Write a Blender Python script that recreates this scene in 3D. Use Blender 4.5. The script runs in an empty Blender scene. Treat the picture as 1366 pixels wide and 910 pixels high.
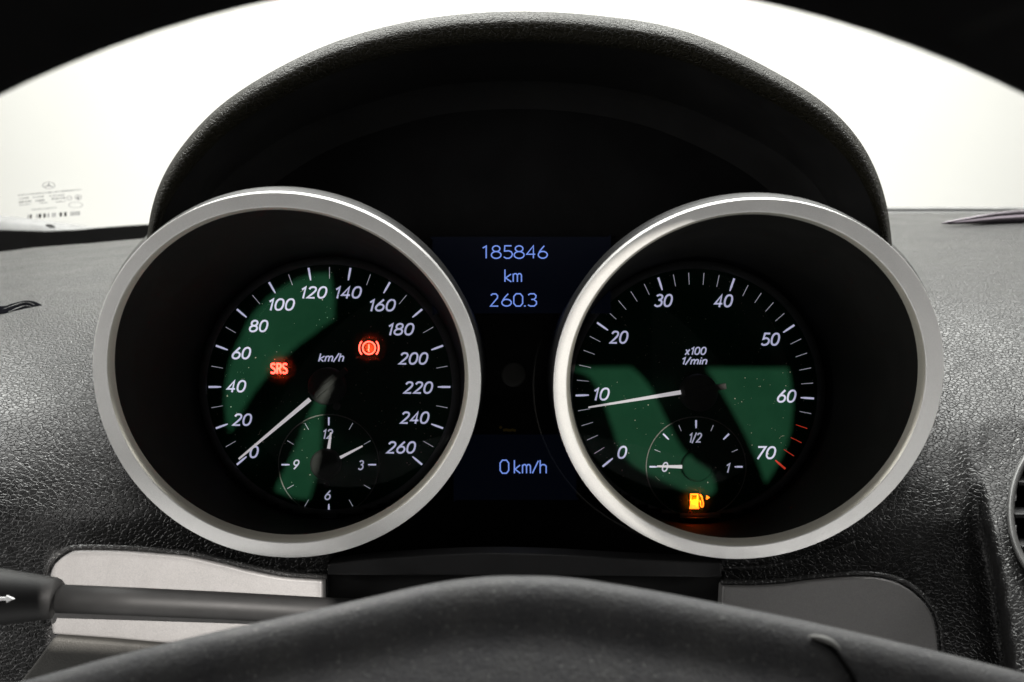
import bpy, bmesh, math, random
from mathutils import Vector, Matrix
R = math.radians
random.seed(7)
S = bpy.context.scene
COL = S.collection

# ------------------------------------------------------------------ camera
F = 1234.0                                  # focal length in photo pixels (photo is 1366 wide)
cam = bpy.data.objects.new('camera', bpy.data.cameras.new('camera'))
COL.objects.link(cam)
cam.data.sensor_width = 36.0
cam.data.lens = 36.0 * F / 1366.0
cam.location = (0, 0, 0)
cam.rotation_euler = (R(90), 0, 0)
cam.data.clip_start = 0.01
cam.data.clip_end = 100
cam.data.dof.use_dof = True
cam.data.dof.focus_distance = 0.385
cam.data.dof.aperture_fstop = 15.0
cam.data.dof.aperture_blades = 9
S.camera = cam

# ------------------------------------------------------------------ world, view
W = bpy.data.worlds.new('World'); S.world = W; W.use_nodes = True
bg = W.node_tree.nodes['Background']
bg.inputs[0].default_value = (1.0, 0.98, 0.95, 1); bg.inputs[1].default_value = 0.035
S.view_settings.view_transform = 'Standard'
S.view_settings.look = 'None'
S.view_settings.exposure = 0.0
S.view_settings.gamma = 1.0
S.render.engine = 'CYCLES'
S.cycles.use_denoising = True
S.cycles.max_bounces = 8
S.cycles.transparent_max_bounces = 16
S.cycles.caustics_reflective = False
S.cycles.caustics_refractive = False
S.cycles.sample_clamp_indirect = 4.0

# ------------------------------------------------------------------ lamps
def aim(o, target):
    d = Vector(target) - o.location
    o.rotation_euler = d.to_track_quat('-Z', 'Y').to_euler()
def area(name, loc, target, sx, sy, power, col=(1, 1, 1)):
    l = bpy.data.lights.new(name, 'AREA'); l.shape = 'RECTANGLE'
    l.size = sx; l.size_y = sy; l.energy = power; l.color = col
    o = bpy.data.objects.new(name, l); COL.objects.link(o)
    o.location = loc; aim(o, target); return o
# ceiling softbox over the windscreen, lamp bank on the studio wall, side windows
area('ceiling_softbox', (0.1, 1.05, 1.5), (0, 0.45, 0), 2.2, 0.9, 74, (1, 0.99, 0.97))
area('leather_fill', (0.0, 0.42, 1.2), (0, 0.42, 0), 1.9, 0.5, 32, (1, 0.99, 0.97))  # added overhead fill, brings out the highlight on the rounded leather
area('bezel_fill', (0.0, -0.02, -0.75), (0, 0.33, -0.02), 1.4, 0.5, 6, (1, 0.985, 0.96))  # added fill from below, there to brighten the bezel faces
area('wall_lamp', (0, 1.7, 3.2), (0, 3.9, 0.5), 4.0, 0.6, 235, (1, 0.98, 0.955))
area('wall_lamp', (0, 2.1, -1.7), (0, 3.9, 0.3), 3.6, 0.4, 88, (1, 0.98, 0.955))
area('side_softbox', (-1.15, -0.12, 0.16), (0, 0.35, 0), 0.9, 0.5, 8.5, (1, 0.98, 0.95))
area('side_softbox', (1.25, -0.12, 0.16), (0, 0.35, 0), 0.9, 0.5, 6, (1, 0.98, 0.95))
# hard lamp behind the camera; an added, unseen black flag (built below) shapes its beam into patches
BEAM = Vector((0.10, -0.95, 0.085))
bl = bpy.data.lights.new('beam_lamp', 'SPOT'); bl.energy = 70; bl.spot_size = R(17.5); bl.spot_blend = 0.1
bl.shadow_soft_size = 0.0015; bl.color = (1.0, 0.95, 0.86)
beam = bpy.data.objects.new('beam_lamp', bl); COL.objects.link(beam); beam.location = BEAM; aim(beam, (0.0, 0.4, -0.02))

BEAM2 = Vector((0.46, -1.0, 0.36))  # second spot, added to brighten the left trim plate alone
bl = bpy.data.lights.new('beam_lamp', 'SPOT'); bl.energy = 520; bl.spot_size = R(11); bl.spot_blend = 0.1
bl.shadow_soft_size = 0.003; bl.color = (1.0, 0.95, 0.9)
beam2 = bpy.data.objects.new('beam_lamp', bl); COL.objects.link(beam2); beam2.location = BEAM2; aim(beam2, (-.12, 0.3445, -0.096))

# ------------------------------------------------------------------ helpers
def P(px, py, d):
    """photo pixel on the plane at distance d from the lens -> metres"""
    return Vector(((px - 683.0) * d / F, d, (455.0 - py) * d / F))
def tag(o, label=None, cat=None, group=None, kind=None):
    if label: o['label'] = label
    if cat: o['category'] = cat
    if group: o['group'] = group
    if kind: o['kind'] = kind
    return o
def thing(name, loc, label, cat, group=None):
    o = bpy.data.objects.new(name, None); COL.objects.link(o); o.location = loc
    o.empty_display_size = 0.01
    return tag(o, label, cat, group)
def link(name, me, parent=None, mat=None):
    o = bpy.data.objects.new(name, me); COL.objects.link(o)
    if mat is not None and not me.materials: me.materials.append(mat)
    if parent is not None:
        o.parent = parent
        root = parent; off = Vector((0, 0, 0))
        while root is not None:
            off += root.location; root = root.parent
        o.location = -off            # meshes are written in world metres
    return o
def mesh(name, v, f, mat, parent=None, smooth=True):
    me = bpy.data.meshes.new(name)
    me.from_pydata([tuple(p) for p in v], [], f); me.update()
    if smooth: me.polygons.foreach_set('use_smooth', [True] * len(me.polygons))
    o = link(name, me, parent, mat)
    return o
def fixn(o):
    bm = bmesh.new(); bm.from_mesh(o.data)
    bmesh.ops.recalc_face_normals(bm, faces=bm.faces[:]); bm.to_mesh(o.data); bm.free(); return o
def loft(rings, closed=True):
    v = []; f = []; n = len(rings[0])
    for r in rings: v += list(r)
    for i in range(len(rings) - 1):
        for j in range(n if closed else n - 1):
            k = (j + 1) % n
            f.append((i*n + j, i*n + k, (i+1)*n + k, (i+1)*n + j))
    return v, f
def merge(*vf):
    v = []; f = []
    for a, b in vf:
        n = len(v); v += list(a); f += [tuple(i + n for i in q) for q in b]
    return v, f
def bevel(o, w, seg=2, ang=30):
    m = o.modifiers.new('bevel', 'BEVEL'); m.width = w; m.segments = seg; m.limit_method = 'ANGLE'; m.angle_limit = R(ang)
    return o
def catmull(pts, n=8, closed=False):
    out = []; N = len(pts)
    rng = range(N if closed else N - 1)
    for i in rng:
        p = [pts[(i + k) % N] if closed else pts[min(max(i + k, 0), N - 1)] for k in (-1, 0, 1, 2)]
        for s in range(n):
            t = s / n
            out.append(tuple(0.5*((2*b) + (-a + c)*t + (2*a - 5*b + 4*c - e)*t*t + (-a + 3*b - 3*c + e)*t**3)
                             for a, b, c, e in zip(*p)))
    if not closed: out.append(tuple(pts[-1]))
    return out
def resample(pts, n):
    L = [0]
    for a, b in zip(pts, pts[1:]): L.append(L[-1] + math.dist(a, b))
    out = []; j = 0
    for i in range(n):
        s = L[-1] * i / (n - 1)
        while j < len(L) - 2 and L[j+1] < s: j += 1
        t = (s - L[j]) / max(L[j+1] - L[j], 1e-9); t = min(max(t, 0), 1)
        out.append(tuple(a + (b - a)*t for a, b in zip(pts[j], pts[j+1])))
    return out
def interp(tab, x):
    if x <= tab[0][0]: return tab[0][1]
    for (a, b), (c, d) in zip(tab, tab[1:]):
        if x <= c: return b + (d - b) * (x - a) / (c - a)
    return tab[-1][1]
def sinterp(tab, x):
    """smooth (Catmull-Rom, non-uniform) interpolation of a table"""
    n = len(tab)
    if x <= tab[0][0]: return tab[0][1]
    if x >= tab[-1][0]: return tab[-1][1]
    for i in range(n - 1):
        if x <= tab[i+1][0]: break
    x0, y0 = tab[i]; x1, y1 = tab[i+1]; h = x1 - x0
    def sl(k):
        if k == 0 or k == n - 1: 
            a, b = (0, 1) if k == 0 else (n-2, n-1)
            return (tab[b][1]-tab[a][1])/(tab[b][0]-tab[a][0])
        a = (tab[k][1]-tab[k-1][1])/(tab[k][0]-tab[k-1][0]); b = (tab[k+1][1]-tab[k][1])/(tab[k+1][0]-tab[k][0])
        return 0 if a*b <= 0 else 2*a*b/(a+b)
    m0, m1 = sl(i), sl(i+1); t = (x - x0)/h
    return (2*t**3-3*t*t+1)*y0 + (t**3-2*t*t+t)*h*m0 + (-2*t**3+3*t*t)*y1 + (t**3-t*t)*h*m1
def sstep(a, b, x):
    t = min(max((x - a) / (b - a), 0), 1); return t*t*(3 - 2*t)
def inside(poly, x, y):
    c = False; j = len(poly) - 1
    for i in range(len(poly)):
        xi, yi = poly[i][:2]; xj, yj = poly[j][:2]
        if (yi > y) != (yj > y) and x < (xj - xi)*(y - yi)/(yj - yi) + xi: c = not c
        j = i
    return c
def tube(pts, rad, seg=8, cap=True):
    pts = [Vector(p) for p in pts]; rings = []
    if not isinstance(rad, (list, tuple)): rad = [rad]*len(pts)
    prev = None
    for i, p in enumerate(pts):
        t = (pts[min(i+1, len(pts)-1)] - pts[max(i-1, 0)]).normalized()
        a = prev if prev is not None else (Vector((0, 0, 1)) if abs(t.z) < .9 else Vector((1, 0, 0)))
        u = (a - t*a.dot(t)).normalized(); prev = u; w = t.cross(u)
        rings.append([p + (u*math.cos(q) + w*math.sin(q))*rad[i] for q in [2*math.pi*k/seg for k in range(seg)]])
    v, f = loft(rings)
    if cap:
        n = len(rings)
        f.append(tuple(range(seg-1, -1, -1))); f.append(tuple((n-1)*seg + k for k in range(seg)))
    return v, f
def slab(poly, d, thick, mat, name, parent=None, bev=0.0, depthf=None):
    """solid plate whose outline is given in photo pixels on a plane at distance d"""
    n = len(poly)
    fr = [P(x, y, depthf(x, y) if depthf else d) for x, y in poly]
    bk = [p + Vector((0, thick, 0)) for p in fr]
    f = [tuple(range(n)), tuple(range(2*n-1, n-1, -1))] + [(i, i+n, (i+1) % n + n, (i+1) % n) for i in range(n)]
    o = mesh(name, fr + bk, f, mat, parent, smooth=False); fixn(o)
    if bev: bevel(o, bev, 3)
    return o

# ------------------------------------------------------------------ materials
def newmat(name):
    m = bpy.data.materials.new(name); m.use_nodes = True
    return m, m.node_tree.nodes, m.node_tree.links, m.node_tree.nodes['Principled BSDF']
def setp(b, col=None, rough=None, metal=None, spec=None, **kw):
    if col is not None: b.inputs['Base Color'].default_value = (*col, 1)
    if rough is not None: b.inputs['Roughness'].default_value = rough
    if metal is not None: b.inputs['Metallic'].default_value = metal
    if spec is not None: b.inputs['Specular IOR Level'].default_value = spec
def coords(N, L, scale=None):
    tc = N.new('ShaderNodeTexCoord'); 
    if scale is None: return tc.outputs['Object']
    mp = N.new('ShaderNodeMapping'); mp.inputs['Scale'].default_value = scale
    L.new(tc.outputs['Object'], mp.inputs['Vector']); return mp.outputs['Vector']
def noise(N, L, vec, scale, detail=3, rough=.5):
    n = N.new('ShaderNodeTexNoise'); n.inputs['Scale'].default_value = scale
    n.inputs['Detail'].default_value = detail; n.inputs['Roughness'].default_value = rough
    L.new(vec, n.inputs['Vector']); return n.outputs['Fac']
def ramp(N, L, fac, stops):
    r = N.new('ShaderNodeValToRGB'); e = r.color_ramp.elements
    while len(e) < len(stops): e.new(0.5)
    for q, (p, c) in zip(e, stops): q.position = p; q.color = (*c, 1) if len(c) == 3 else c
    L.new(fac, r.inputs['Fac']); return r.outputs['Color']
def maprange(N, L, fac, a, b, c, d):
    m = N.new('ShaderNodeMapRange'); 
    for i, x in enumerate((a, b, c, d)): m.inputs[i+1].default_value = x
    L.new(fac, m.inputs[0]); return m.outputs[0]
def bump(N, L, b, h, dist, strength=1.0, prev=None):
    n = N.new('ShaderNodeBump'); n.inputs['Distance'].default_value = dist; n.inputs['Strength'].default_value = strength
    L.new(h, n.inputs['Height'])
    if prev is not None: L.new(prev, n.inputs['Normal'])
    if b is not None: L.new(n.outputs[0], b.inputs['Normal'])
    return n.outputs[0]

def leather(name, cell=620, depth=0.0005, col=(0.018, 0.018, 0.018), rough=0.42, spec=0.5):
    m, N, L, b = newmat(name); setp(b, col, rough, 0, spec)
    v = coords(N, L, (0.8, 1.0, 1.05))
    nz = N.new('ShaderNodeTexNoise'); nz.inputs['Scale'].default_value = cell*0.55; nz.inputs['Detail'].default_value = 2
    L.new(v, nz.inputs['Vector'])
    mx = N.new('ShaderNodeMixRGB'); mx.blend_type = 'LINEAR_LIGHT'; mx.inputs[0].default_value = 0.0009
    L.new(v, mx.inputs[1]); L.new(nz.outputs['Color'], mx.inputs[2])
    vo = N.new('ShaderNodeTexVoronoi'); vo.feature = 'DISTANCE_TO_EDGE'; vo.inputs['Scale'].default_value = cell
    L.new(mx.outputs[0], vo.inputs['Vector'])
    vo2 = N.new('ShaderNodeTexVoronoi'); vo2.feature = 'DISTANCE_TO_EDGE'; vo2.inputs['Scale'].default_value = cell*0.43
    L.new(mx.outputs[0], vo2.inputs['Vector'])
    mr = N.new('ShaderNodeMapRange'); mr.interpolation_type = 'SMOOTHSTEP'; mr.inputs[2].default_value = .15; L.new(vo.outputs['Distance'], mr.inputs[0]); h1 = mr.outputs[0]
    h2 = maprange(N, L, vo2.outputs['Distance'], 0, 0.2, 0, 1)
    mm = N.new('ShaderNodeMath'); mm.operation = 'MULTIPLY_ADD'; mm.inputs[1].default_value = 0.25
    L.new(h2, mm.inputs[0]); L.new(h1, mm.inputs[2])
    fine = noise(N, L, v, cell*4, 3, .6)
    n1 = bump(N, L, None, fine, depth*0.12)
    n2 = bump(N, L, None, noise(N, L, v, 38, 2), 0.002, 0.3, n1)
    bump(N, L, b, mm.outputs[0], depth, 1.0, n2)
    big = noise(N, L, v, 30, 4, .6)
    L.new(maprange(N, L, big, .3, .7, rough-.05, rough+.06), b.inputs['Roughness'])
    dust = noise(N, L, v, 900, 2, .5)
    L.new(ramp(N, L, dust, [(0.0, col), (0.62, col), (0.8, tuple(c*1.5 for c in col))]), b.inputs['Base Color'])
    return m
M_leather = leather('grained_leather', 600, 0.00022, (0.012, 0.012, 0.012), 0.40, 0.42)
M_hood = leather('hood_leather', 560, 0.00038, (0.0095, 0.0085, 0.0042), 0.56, 0.17)

def plastic(name, col, rough, spec=0.4, grain=2500, gd=0.00006, mott=0.25):
    m, N, L, b = newmat(name); setp(b, col, rough, 0, spec)
    v = coords(N, L)
    bump(N, L, b, noise(N, L, v, grain, 2), gd)
    n = noise(N, L, v, 55, 5, .65)
    L.new(ramp(N, L, n, [(0.3, tuple(c*(1-mott) for c in col)), (0.7, tuple(c*(1+mott) for c in col))]), b.inputs['Base Color'])
    L.new(maprange(N, L, n, .3, .7, rough-.04, rough+.05), b.inputs['Roughness'])
    return m
M_tube = plastic('tube_black', (0.0072, 0.0070, 0.0064), 0.7, 0.10, 3200, 0.00008)
M_black = plastic('soft_black_plastic', (0.010, 0.010, 0.010), 0.55, 0.25)
M_panel = plastic('cluster_panel_black', (0.0045, 0.0045, 0.0048), 0.5, 0.15)
M_inner = plastic('hood_lining', (0.0105, 0.0105, 0.0105), 0.7, 0.15)
M_strip = plastic('strip_black', (0.0105, 0.0105, 0.011), 0.55, 0.25)
M_collar = plastic('collar_grey', (0.11, 0.112, 0.113), 0.6, 0.25)
M_hubcap = plastic('needle_cap', (0.038, 0.044, 0.040), 0.6, 0.3)
M_hubcap2 = plastic('tach_needle_cap', (0.050, 0.050, 0.047), 0.6, 0.3)
M_stalk = plastic('stalk_plastic', (0.0085, 0.0085, 0.0085), 0.55, 0.16, 3000, 0.00003)
M_shroud = plastic('shroud_plastic', (0.03, 0.029, 0.026), 0.6, 0.4, 1500, 0.0002)
M_rim = plastic('rim_leather', (0.003, 0.003, 0.003), 0.8, 0.02)
M_slot = plastic('slot_black', (0.004, 0.004, 0.005), 0.9, 0.0)

def silver(name, col, rough, flake=6000):
    m, N, L, b = newmat(name); setp(b, col, rough, 0.52, 0.5)
    v = coords(N, L)
    fl = noise(N, L, v, flake, 2, .6)
    L.new(ramp(N, L, fl, [(0.3, tuple(c*.86 for c in col)), (0.7, tuple(min(1, c*1.1) for c in col))]), b.inputs['Base Color'])
    n1 = bump(N, L, None, fl, 0.00005, 0.8)
    big = noise(N, L, v, 120, 5, .65)
    L.new(maprange(N, L, big, .3, .7, rough-.05, rough+.05), b.inputs['Roughness'])
    bump(N, L, b, noise(N, L, v, 700, 3), 0.00003, 0.6, n1)
    return m
M_silver = silver('satin_silver', (0.72, 0.715, 0.70), 0.5)
M_chamfer = silver('chamfer_silver', (0.55, 0.53, 0.46), 0.33)
M_trim = silver('trim_silver', (0.155, 0.152, 0.150), 0.55, 3000)

# dial print: dark green-black lacquer
m, N, L, b = newmat('dial_lacquer'); setp(b, (0.010, 0.058, 0.027), 0.75, 0, 0.03)
v = coords(N, L); n = noise(N, L, v, 60, 5, .6)
L.new(ramp(N, L, n, [(0.3, (0.0058, 0.0390, 0.0190)), (0.7, (0.0085, 0.0500, 0.0250))]), b.inputs['Base Color'])
bump(N, L, b, noise(N, L, v, 5000, 2), 0.00003); M_dial = m

def emit(name, col, strength, body=(0.3, 0.3, 0.3)):
    m, N, L, b = newmat(name); setp(b, body, 0.6, 0, 0.1)
    b.inputs['Emission Color'].default_value = (*col, 1); b.inputs['Emission Strength'].default_value = strength
    return m
M_num = emit('lit_numeral', (0.60, 0.62, 0.88), 0.62)
M_tick = emit('lit_tick', (0.60, 0.61, 0.85), 0.66)
M_thin = emit('lit_thin_tick', (0.60, 0.61, 0.74), 0.48)
M_sub = emit('lit_small_numeral', (0.60, 0.62, 0.82), 0.50)
M_needle = emit('lit_needle', (0.74, 0.72, 0.75), 0.62, (0.2, 0.2, 0.2))
M_redtick = emit('red_tick', (0.75, 0.06, 0.03), 0.5, (0.3, 0.02, 0.02))
M_lcd = emit('lcd_segment', (0.22, 0.36, 0.98), 0.78, (0.05, 0.05, 0.1))
M_red = emit('red_telltale', (1.0, 0.10, 0.065), 4.5, (0.3, 0.02, 0.02))
M_amber = emit('amber_telltale', (1.0, 0.19, 0.012), 3.0, (0.3, 0.15, 0.02))
M_screen = emit('lcd_screen', (0.25, 0.4, 1.0), 0.0022, (0.006, 0.007, 0.011))
M_line = plastic('circle_line', (0.22, 0.22, 0.2), 0.35, 0.6)
M_white = plastic('printed_white', (0.75, 0.75, 0.75), 0.5, 0.3)
M_spec = plastic('dust', (0.55, 0.52, 0.42), 0.9, 0.1)
M_dimyellow = plastic('dim_yellow', (0.6, 0.42, 0.08), 0.6, 0.2)
M_print = plastic('etched_print', (0.16, 0.16, 0.17), 0.8, 0.1)
M_printd = plastic('etched_print_dark', (0.02, 0.02, 0.02), 0.8, 0.1)
M_printl = plastic('etched_print_pale', (0.42, 0.42, 0.44), 0.8, 0.1)
M_frit = plastic('black_frit', (0.005, 0.005, 0.005), 0.6, 0.2)
M_cowl = plastic('cowl_grey', (0.16, 0.16, 0.158), 0.5, 0.4)
M_cowldark = plastic('cowl_dark', (0.05, 0.05, 0.05), 0.5, 0.4)
M_flag = plastic('flag_black', (0.004, 0.004, 0.004), 0.9, 0.05)
m, N, L, b = newmat('plum_gloss'); setp(b, (0.15, 0.13, 0.15), 0.25, 0.7, 0.6); M_plum = m
L.new(maprange(N, L, noise(N, L, coords(N, L), 80, 3), .3, .7, .14, .24), b.inputs['Roughness'])

# airbag cover: dusty dark grey soft plastic
m, N, L, b = newmat('airbag_cover_skin'); setp(b, (0.05, 0.05, 0.052), 0.65, 0, 0.3)
v = coords(N, L)
n = noise(N, L, coords(N, L, (1.0, 1.0, .35)), 110, 6, .7)
d1 = noise(N, L, v, 900, 3, .65)
c1 = ramp(N, L, n, [(0.3, (0.019, 0.0195, 0.0215)), (0.7, (0.038, 0.038, 0.038))])
mx = N.new('ShaderNodeMixRGB'); L.new(c1, mx.inputs[1]); mx.inputs[2].default_value = (0.10, 0.10, 0.096, 1)
L.new(maprange(N, L, d1, .60, .72, 0, .8), mx.inputs[0]); L.new(mx.outputs[0], b.inputs['Base Color'])
nb = bump(N, L, None, noise(N, L, v, 420, 4, .6), 0.0003, .7)
bump(N, L, b, noise(N, L, v, 1400, 3), 0.0002, 1, nb); M_airbag = m

# studio wall
m, N, L, b = newmat('white_wall_paint'); setp(b, (0.84, 0.835, 0.80), 0.8, 0, 0.2)
v = coords(N, L)
L.new(ramp(N, L, noise(N, L, v, 0.9, 4), [(0.3, (0.83, 0.825, 0.785)), (0.7, (0.86, 0.855, 0.825))]), b.inputs['Base Color'])
M_wall = m

def glass(name, f0, tint=(1, 1, 1), rough=0.0):
    m = bpy.data.materials.new(name); m.use_nodes = True; N = m.node_tree.nodes; L = m.node_tree.links
    N.remove(N['Principled BSDF'])
    tr = N.new('ShaderNodeBsdfTransparent'); tr.inputs[0].default_value = (*tint, 1)
    gl = N.new('ShaderNodeBsdfGlossy'); gl.inputs['Roughness'].default_value = rough
    fr = N.new('ShaderNodeFresnel'); fr.inputs['IOR'].default_value = f0
    mx = N.new('ShaderNodeMixShader'); L.new(fr.outputs[0], mx.inputs[0]); L.new(tr.outputs[0], mx.inputs[1]); L.new(gl.outputs[0], mx.inputs[2])
    L.new(mx.outputs[0], N['Material Output'].inputs['Surface']); return m
M_glass = glass('cover_glass', 1.35)
M_screen_glass = glass('windscreen_glass', 1.3, (0.97, 0.98, 0.97))

# ------------------------------------------------------------------ outside: studio wall, windscreen
def box(lo, hi):
    x0, y0, z0 = lo; x1, y1, z1 = hi
    v = [(x0,y0,z0),(x1,y0,z0),(x1,y1,z0),(x0,y1,z0),(x0,y0,z1),(x1,y0,z1),(x1,y1,z1),(x0,y1,z1)]
    return v, [(0,3,2,1),(4,5,6,7),(0,1,5,4),(1,2,6,5),(2,3,7,6),(3,0,4,7)]
tag(mesh('studio_wall', *box((-6, 3.6, -2.2), (6, 3.75, 4.5)), M_wall, smooth=False), kind='structure')

# windscreen: a sheet of glass leaning back over the dashboard
WS0, WS1 = (0.86, 0.1005), (0.42, 0.62)                    # (y, z) of its lower and upper edge
def on_glass(px, py, lift=0.0):
    rx, rz = (px - 683)/F, (455 - py)/F
    sy, sz = WS1[0]-WS0[0], WS1[1]-WS0[1]
    # t*(1) = y0 + s*sy ; t*rz = z0 + s*sz
    s = (WS0[1] - rz*WS0[0]) / (rz*sy - sz)
    t = WS0[0] + s*sy - lift
    return Vector((rx*t, t, rz*t))
ws = thing('windscreen', (0, WS0[0], WS0[1]), 'clear sloping windscreen behind the dashboard, maker print in its lower corner', 'windscreen')
v = []; f = []
for k, off in enumerate((0, 0.004)):
    for x in (-1.0, 1.0):
        for (y, z) in (WS0, WS1): v.append((x, y + off, z + off*.8 - 0.03*0))
f = [(0, 1, 3, 2), (4, 6, 7, 5), (0, 2, 6, 4), (1, 5, 7, 3), (0, 4, 5, 1), (2, 3, 7, 6)]
mesh('glass_pane', v, f, M_screen_glass, ws, smooth=False)
# black frit band along the foot of the glass, with a toothed upper edge
top = []
for i in range(0, 150):
    x = -330 + i*4.05
    y = interp([(-330, 318), (0, 307.5), (60, 309), (100, 307), (145, 303), (197, 299.5), (260, 298)], x)
    top += [(x, y + 1.0), (x + 1.0, y - 0.9), (x + 2.4, y - 0.9), (x + 3.3, y + 1.0)]
v = []; f = []
for x, y in top:
    v.append(on_glass(x, y, 0.0035)); v.append(on_glass(x, 348, 0.0035))
f = [(2*i, 2*i+1, 2*i+3, 2*i+2) for i in range(len(top)-1)]
n = len(v); v += [p + Vector((0, 0.0012, 0)) for p in v[:n]]
f += [tuple(n + q for q in reversed(t)) for t in f]
mesh('frit_band', v, f, M_frit, ws, smooth=False)

def glass_quads(name, quads, mat, lift=0.004):
    v = []; f = []
    for q in quads:
        k = len(v); v += [on_glass(x, y, lift) for x, y in q]; f.append((k, k+1, k+2, k+3))
    return mesh(name, v, f, mat, ws, smooth=False)
def grect(x0, y0, x1, y1, sk=-0.09): # rows climb slightly to the right
    return [(x0, y0 + 0), (x0, y1), (x1, y1 + sk*(x1-x0)), (x1, y0 + sk*(x1-x0))]
rnd = random.Random(3)
rows = [(24, 259.8, 108, 1.5, 0), (25, 264.5, 38, 1.4, 1), (44, 262.6, 58, 1.6, 1), (66, 261, 86, 1.5, 0), (25.5, 268.8, 42, 2.1, 1),
        (47, 267.2, 59, 1.9, 1), (69, 264.6, 87, 2.0, 1), (26, 273, 41, 1.3, 0), (53, 270.5, 63, 1.3, 0), (74, 269, 88, 1.2, 0), (42, 279.4, 76, 1.3, 0)]
q = []; qd = []
for x0, y, x1, h, dk in rows:
    x = x0
    while x < x1:
        w = rnd.uniform(0.7, 2.1)
        (qd if dk and rnd.random() < .45 else q).append([(a, b - 0.09*(x - x0)) for a, b in grect(x, y, min(x + w, x1), y + h)])
        x += w + rnd.choice((0.5, 0.6, 0.7, 1.4))
glass_quads('printed_text', q, M_printl)
glass_quads('printed_text', qd, M_print)
def gring(cx, cy, rx, ry, w, n=26):
    o = []
    for i in range(n):
        a, b2 = 2*math.pi*i/n, 2*math.pi*(i+1)/n
        o.append([(cx + rx*math.cos(a), cy + ry*math.sin(a)), (cx + (rx-w)*math.cos(a), cy + (ry-w*.6)*math.sin(a)),
                  (cx + (rx-w)*math.cos(b2), cy + (ry-w*.6)*math.sin(b2)), (cx + rx*math.cos(b2), cy + ry*math.sin(b2))])
    return o
glass_quads('approval_mark', gring(92.5, 264.4, 3.4, 3.0, .9) + gring(104.5, 263.2, 4.6, 3.6, .9) + gring(101, 273.5, 9.5, 4.0, .8)
            + [grect(103, 262, 105.4, 266)], M_printl)
# three-pointed star in a ring
star = gring(65, 247.4, 8.6, 4.6, 1.0)
for a in (90, 210, 330):
    ca, sa = math.cos(R(a)), -math.sin(R(a)); nx, ny = -sa, ca
    star.append([(65 + nx*1.3, 247.6 + ny*.8), (65 - nx*1.3, 247.6 - ny*.8), (65 + ca*7.6 - nx*.1, 247.6 + sa*4.0 - ny*.1), (65 + ca*7.6 + nx*.1, 247.6 + sa*4.0 + ny*.1)])
glass_quads('star_emblem', star, M_printl)
dark = []; pale = []
for x0, w, dk in ((37, 1.6, 0), (40, 2.3, 1), (48.5, 1.4, 0), (51.5, 3.4, 1), (57.8, 3.2, 1), (63.5, 2.0, 0), (69.5, 1.6, 0), (72.5, 1.8, 0),
                  (79.5, 3.2, 1), (85.6, 3.2, 1), (94, 1.4, 0), (96.6, 1.6, 0), (99.5, 1.4, 0), (102, 1.6, 0), (104.8, 1.5, 0)):
    y = 286.4 - 0.068*(x0 - 37)
    (dark if dk else pale).append(grect(x0, y, x0 + w, y + 5.6, -.07))
glass_quads('barcode_bar', dark, M_printd); glass_quads('barcode_bar', pale, M_printl)

# cowl panel and wiper channel seen through the foot of the glass
cw = thing('cowl_panel', P(-40, 300, 1.0), 'pale grey cowl panel beyond the foot of the windscreen, behind the printed code', 'car panel')
prof = [(-260, 276), (-120, 281), (-40, 284.5), (0, 287.5), (40, 291.2), (75, 296), (110, 300.5), (150, 304.5), (230, 309)]
xs = catmull(prof, 6)
rings = [[P(x, y + 1.5*0, 1.02) for x, y in xs], [P(x, y + 2.2, 1.0) for x, y in xs], [P(x, y + 9, 0.985) for x, y in xs], [P(x, y + 46, 0.97) for x, y in xs], [P(x, y + 46, 1.03) for x, y in xs]]
v, f = loft(rings, closed=False); mesh('cowl_skin', v, f, M_cowl, cw)
v, f = tube([P(62, 300.6, .978), P(69, 302.0, .976), P(73, 303.2, .975)], [.0012, .0018, .0008], 8); mesh('washer_jet', v, f, M_frit, cw)
cr = thing('scuttle_ledge', P(1300, 284, 0.93), 'thin grey ledge along the foot of the windscreen right of the hood', 'car panel')
rings = [[P(x, y0, d) for x in range(1100, 1801, 50)] for y0, d in ((276.2, 1.05), (277.5, .98), (281.5, .965), (282.5, .93), (300, .92), (330, .92))]
v, f = loft(rings, closed=False); mesh('ledge_skin', v, f, M_cowldark, cr)
v, f = loft([[P(x, y0, d) for x in range(1100, 1801, 50)] for y0, d in ((276.0, 1.06), (276.4, .97), (280.4, .9605), (281.0, .97))], closed=False)
mesh('ledge_strip', v, f, M_cowl, cr)

# ------------------------------------------------------------------ gauge geometry
NT = 128
AX = -0.285
RINGS = {
 'L': dict(C=Vector((-.0796, .33, -.0153)), az=.06, O=(0.06846, -0.00011, -0.00052, -0.00022, 0.00023, 0.00041, 0.00019),
           I=(0.06264, 4e-05, 0.00018, 0.00023, 0.00012, 0.00048, 0.00028), dial=(439.5, 516.3), flip=0),
 'R': dict(C=Vector((.0834, .33, -.0170)), az=-.06, O=(0.06816, -5e-05, -4e-05, 0.00033, 0.00035, -9e-05, 0.00027),
           I=(0.06235, -0.00077, 0.00031, 0.00011, 0.0, -3e-05, 0.00014), dial=(927.0, 521.8), flip=0)}
DD = 0.417                                  # distance of the dial faces
SC = DD / F
def frame(g):
    az = g['az']; n = Vector((math.sin(az)*math.cos(AX), -math.cos(AX)*math.cos(az), math.sin(AX))).normalized()
    u = n.cross(Vector((0, 0, 1))).normalized()
    if u.x < 0: u = -u
    w = n.cross(u)
    if w.z < 0: w = -w
    return n, u, w
def rad(c, th): return c[0] + sum(c[2*k-1]*math.cos(k*th) + c[2*k]*math.sin(k*th) for k in (1, 2, 3))
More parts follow.
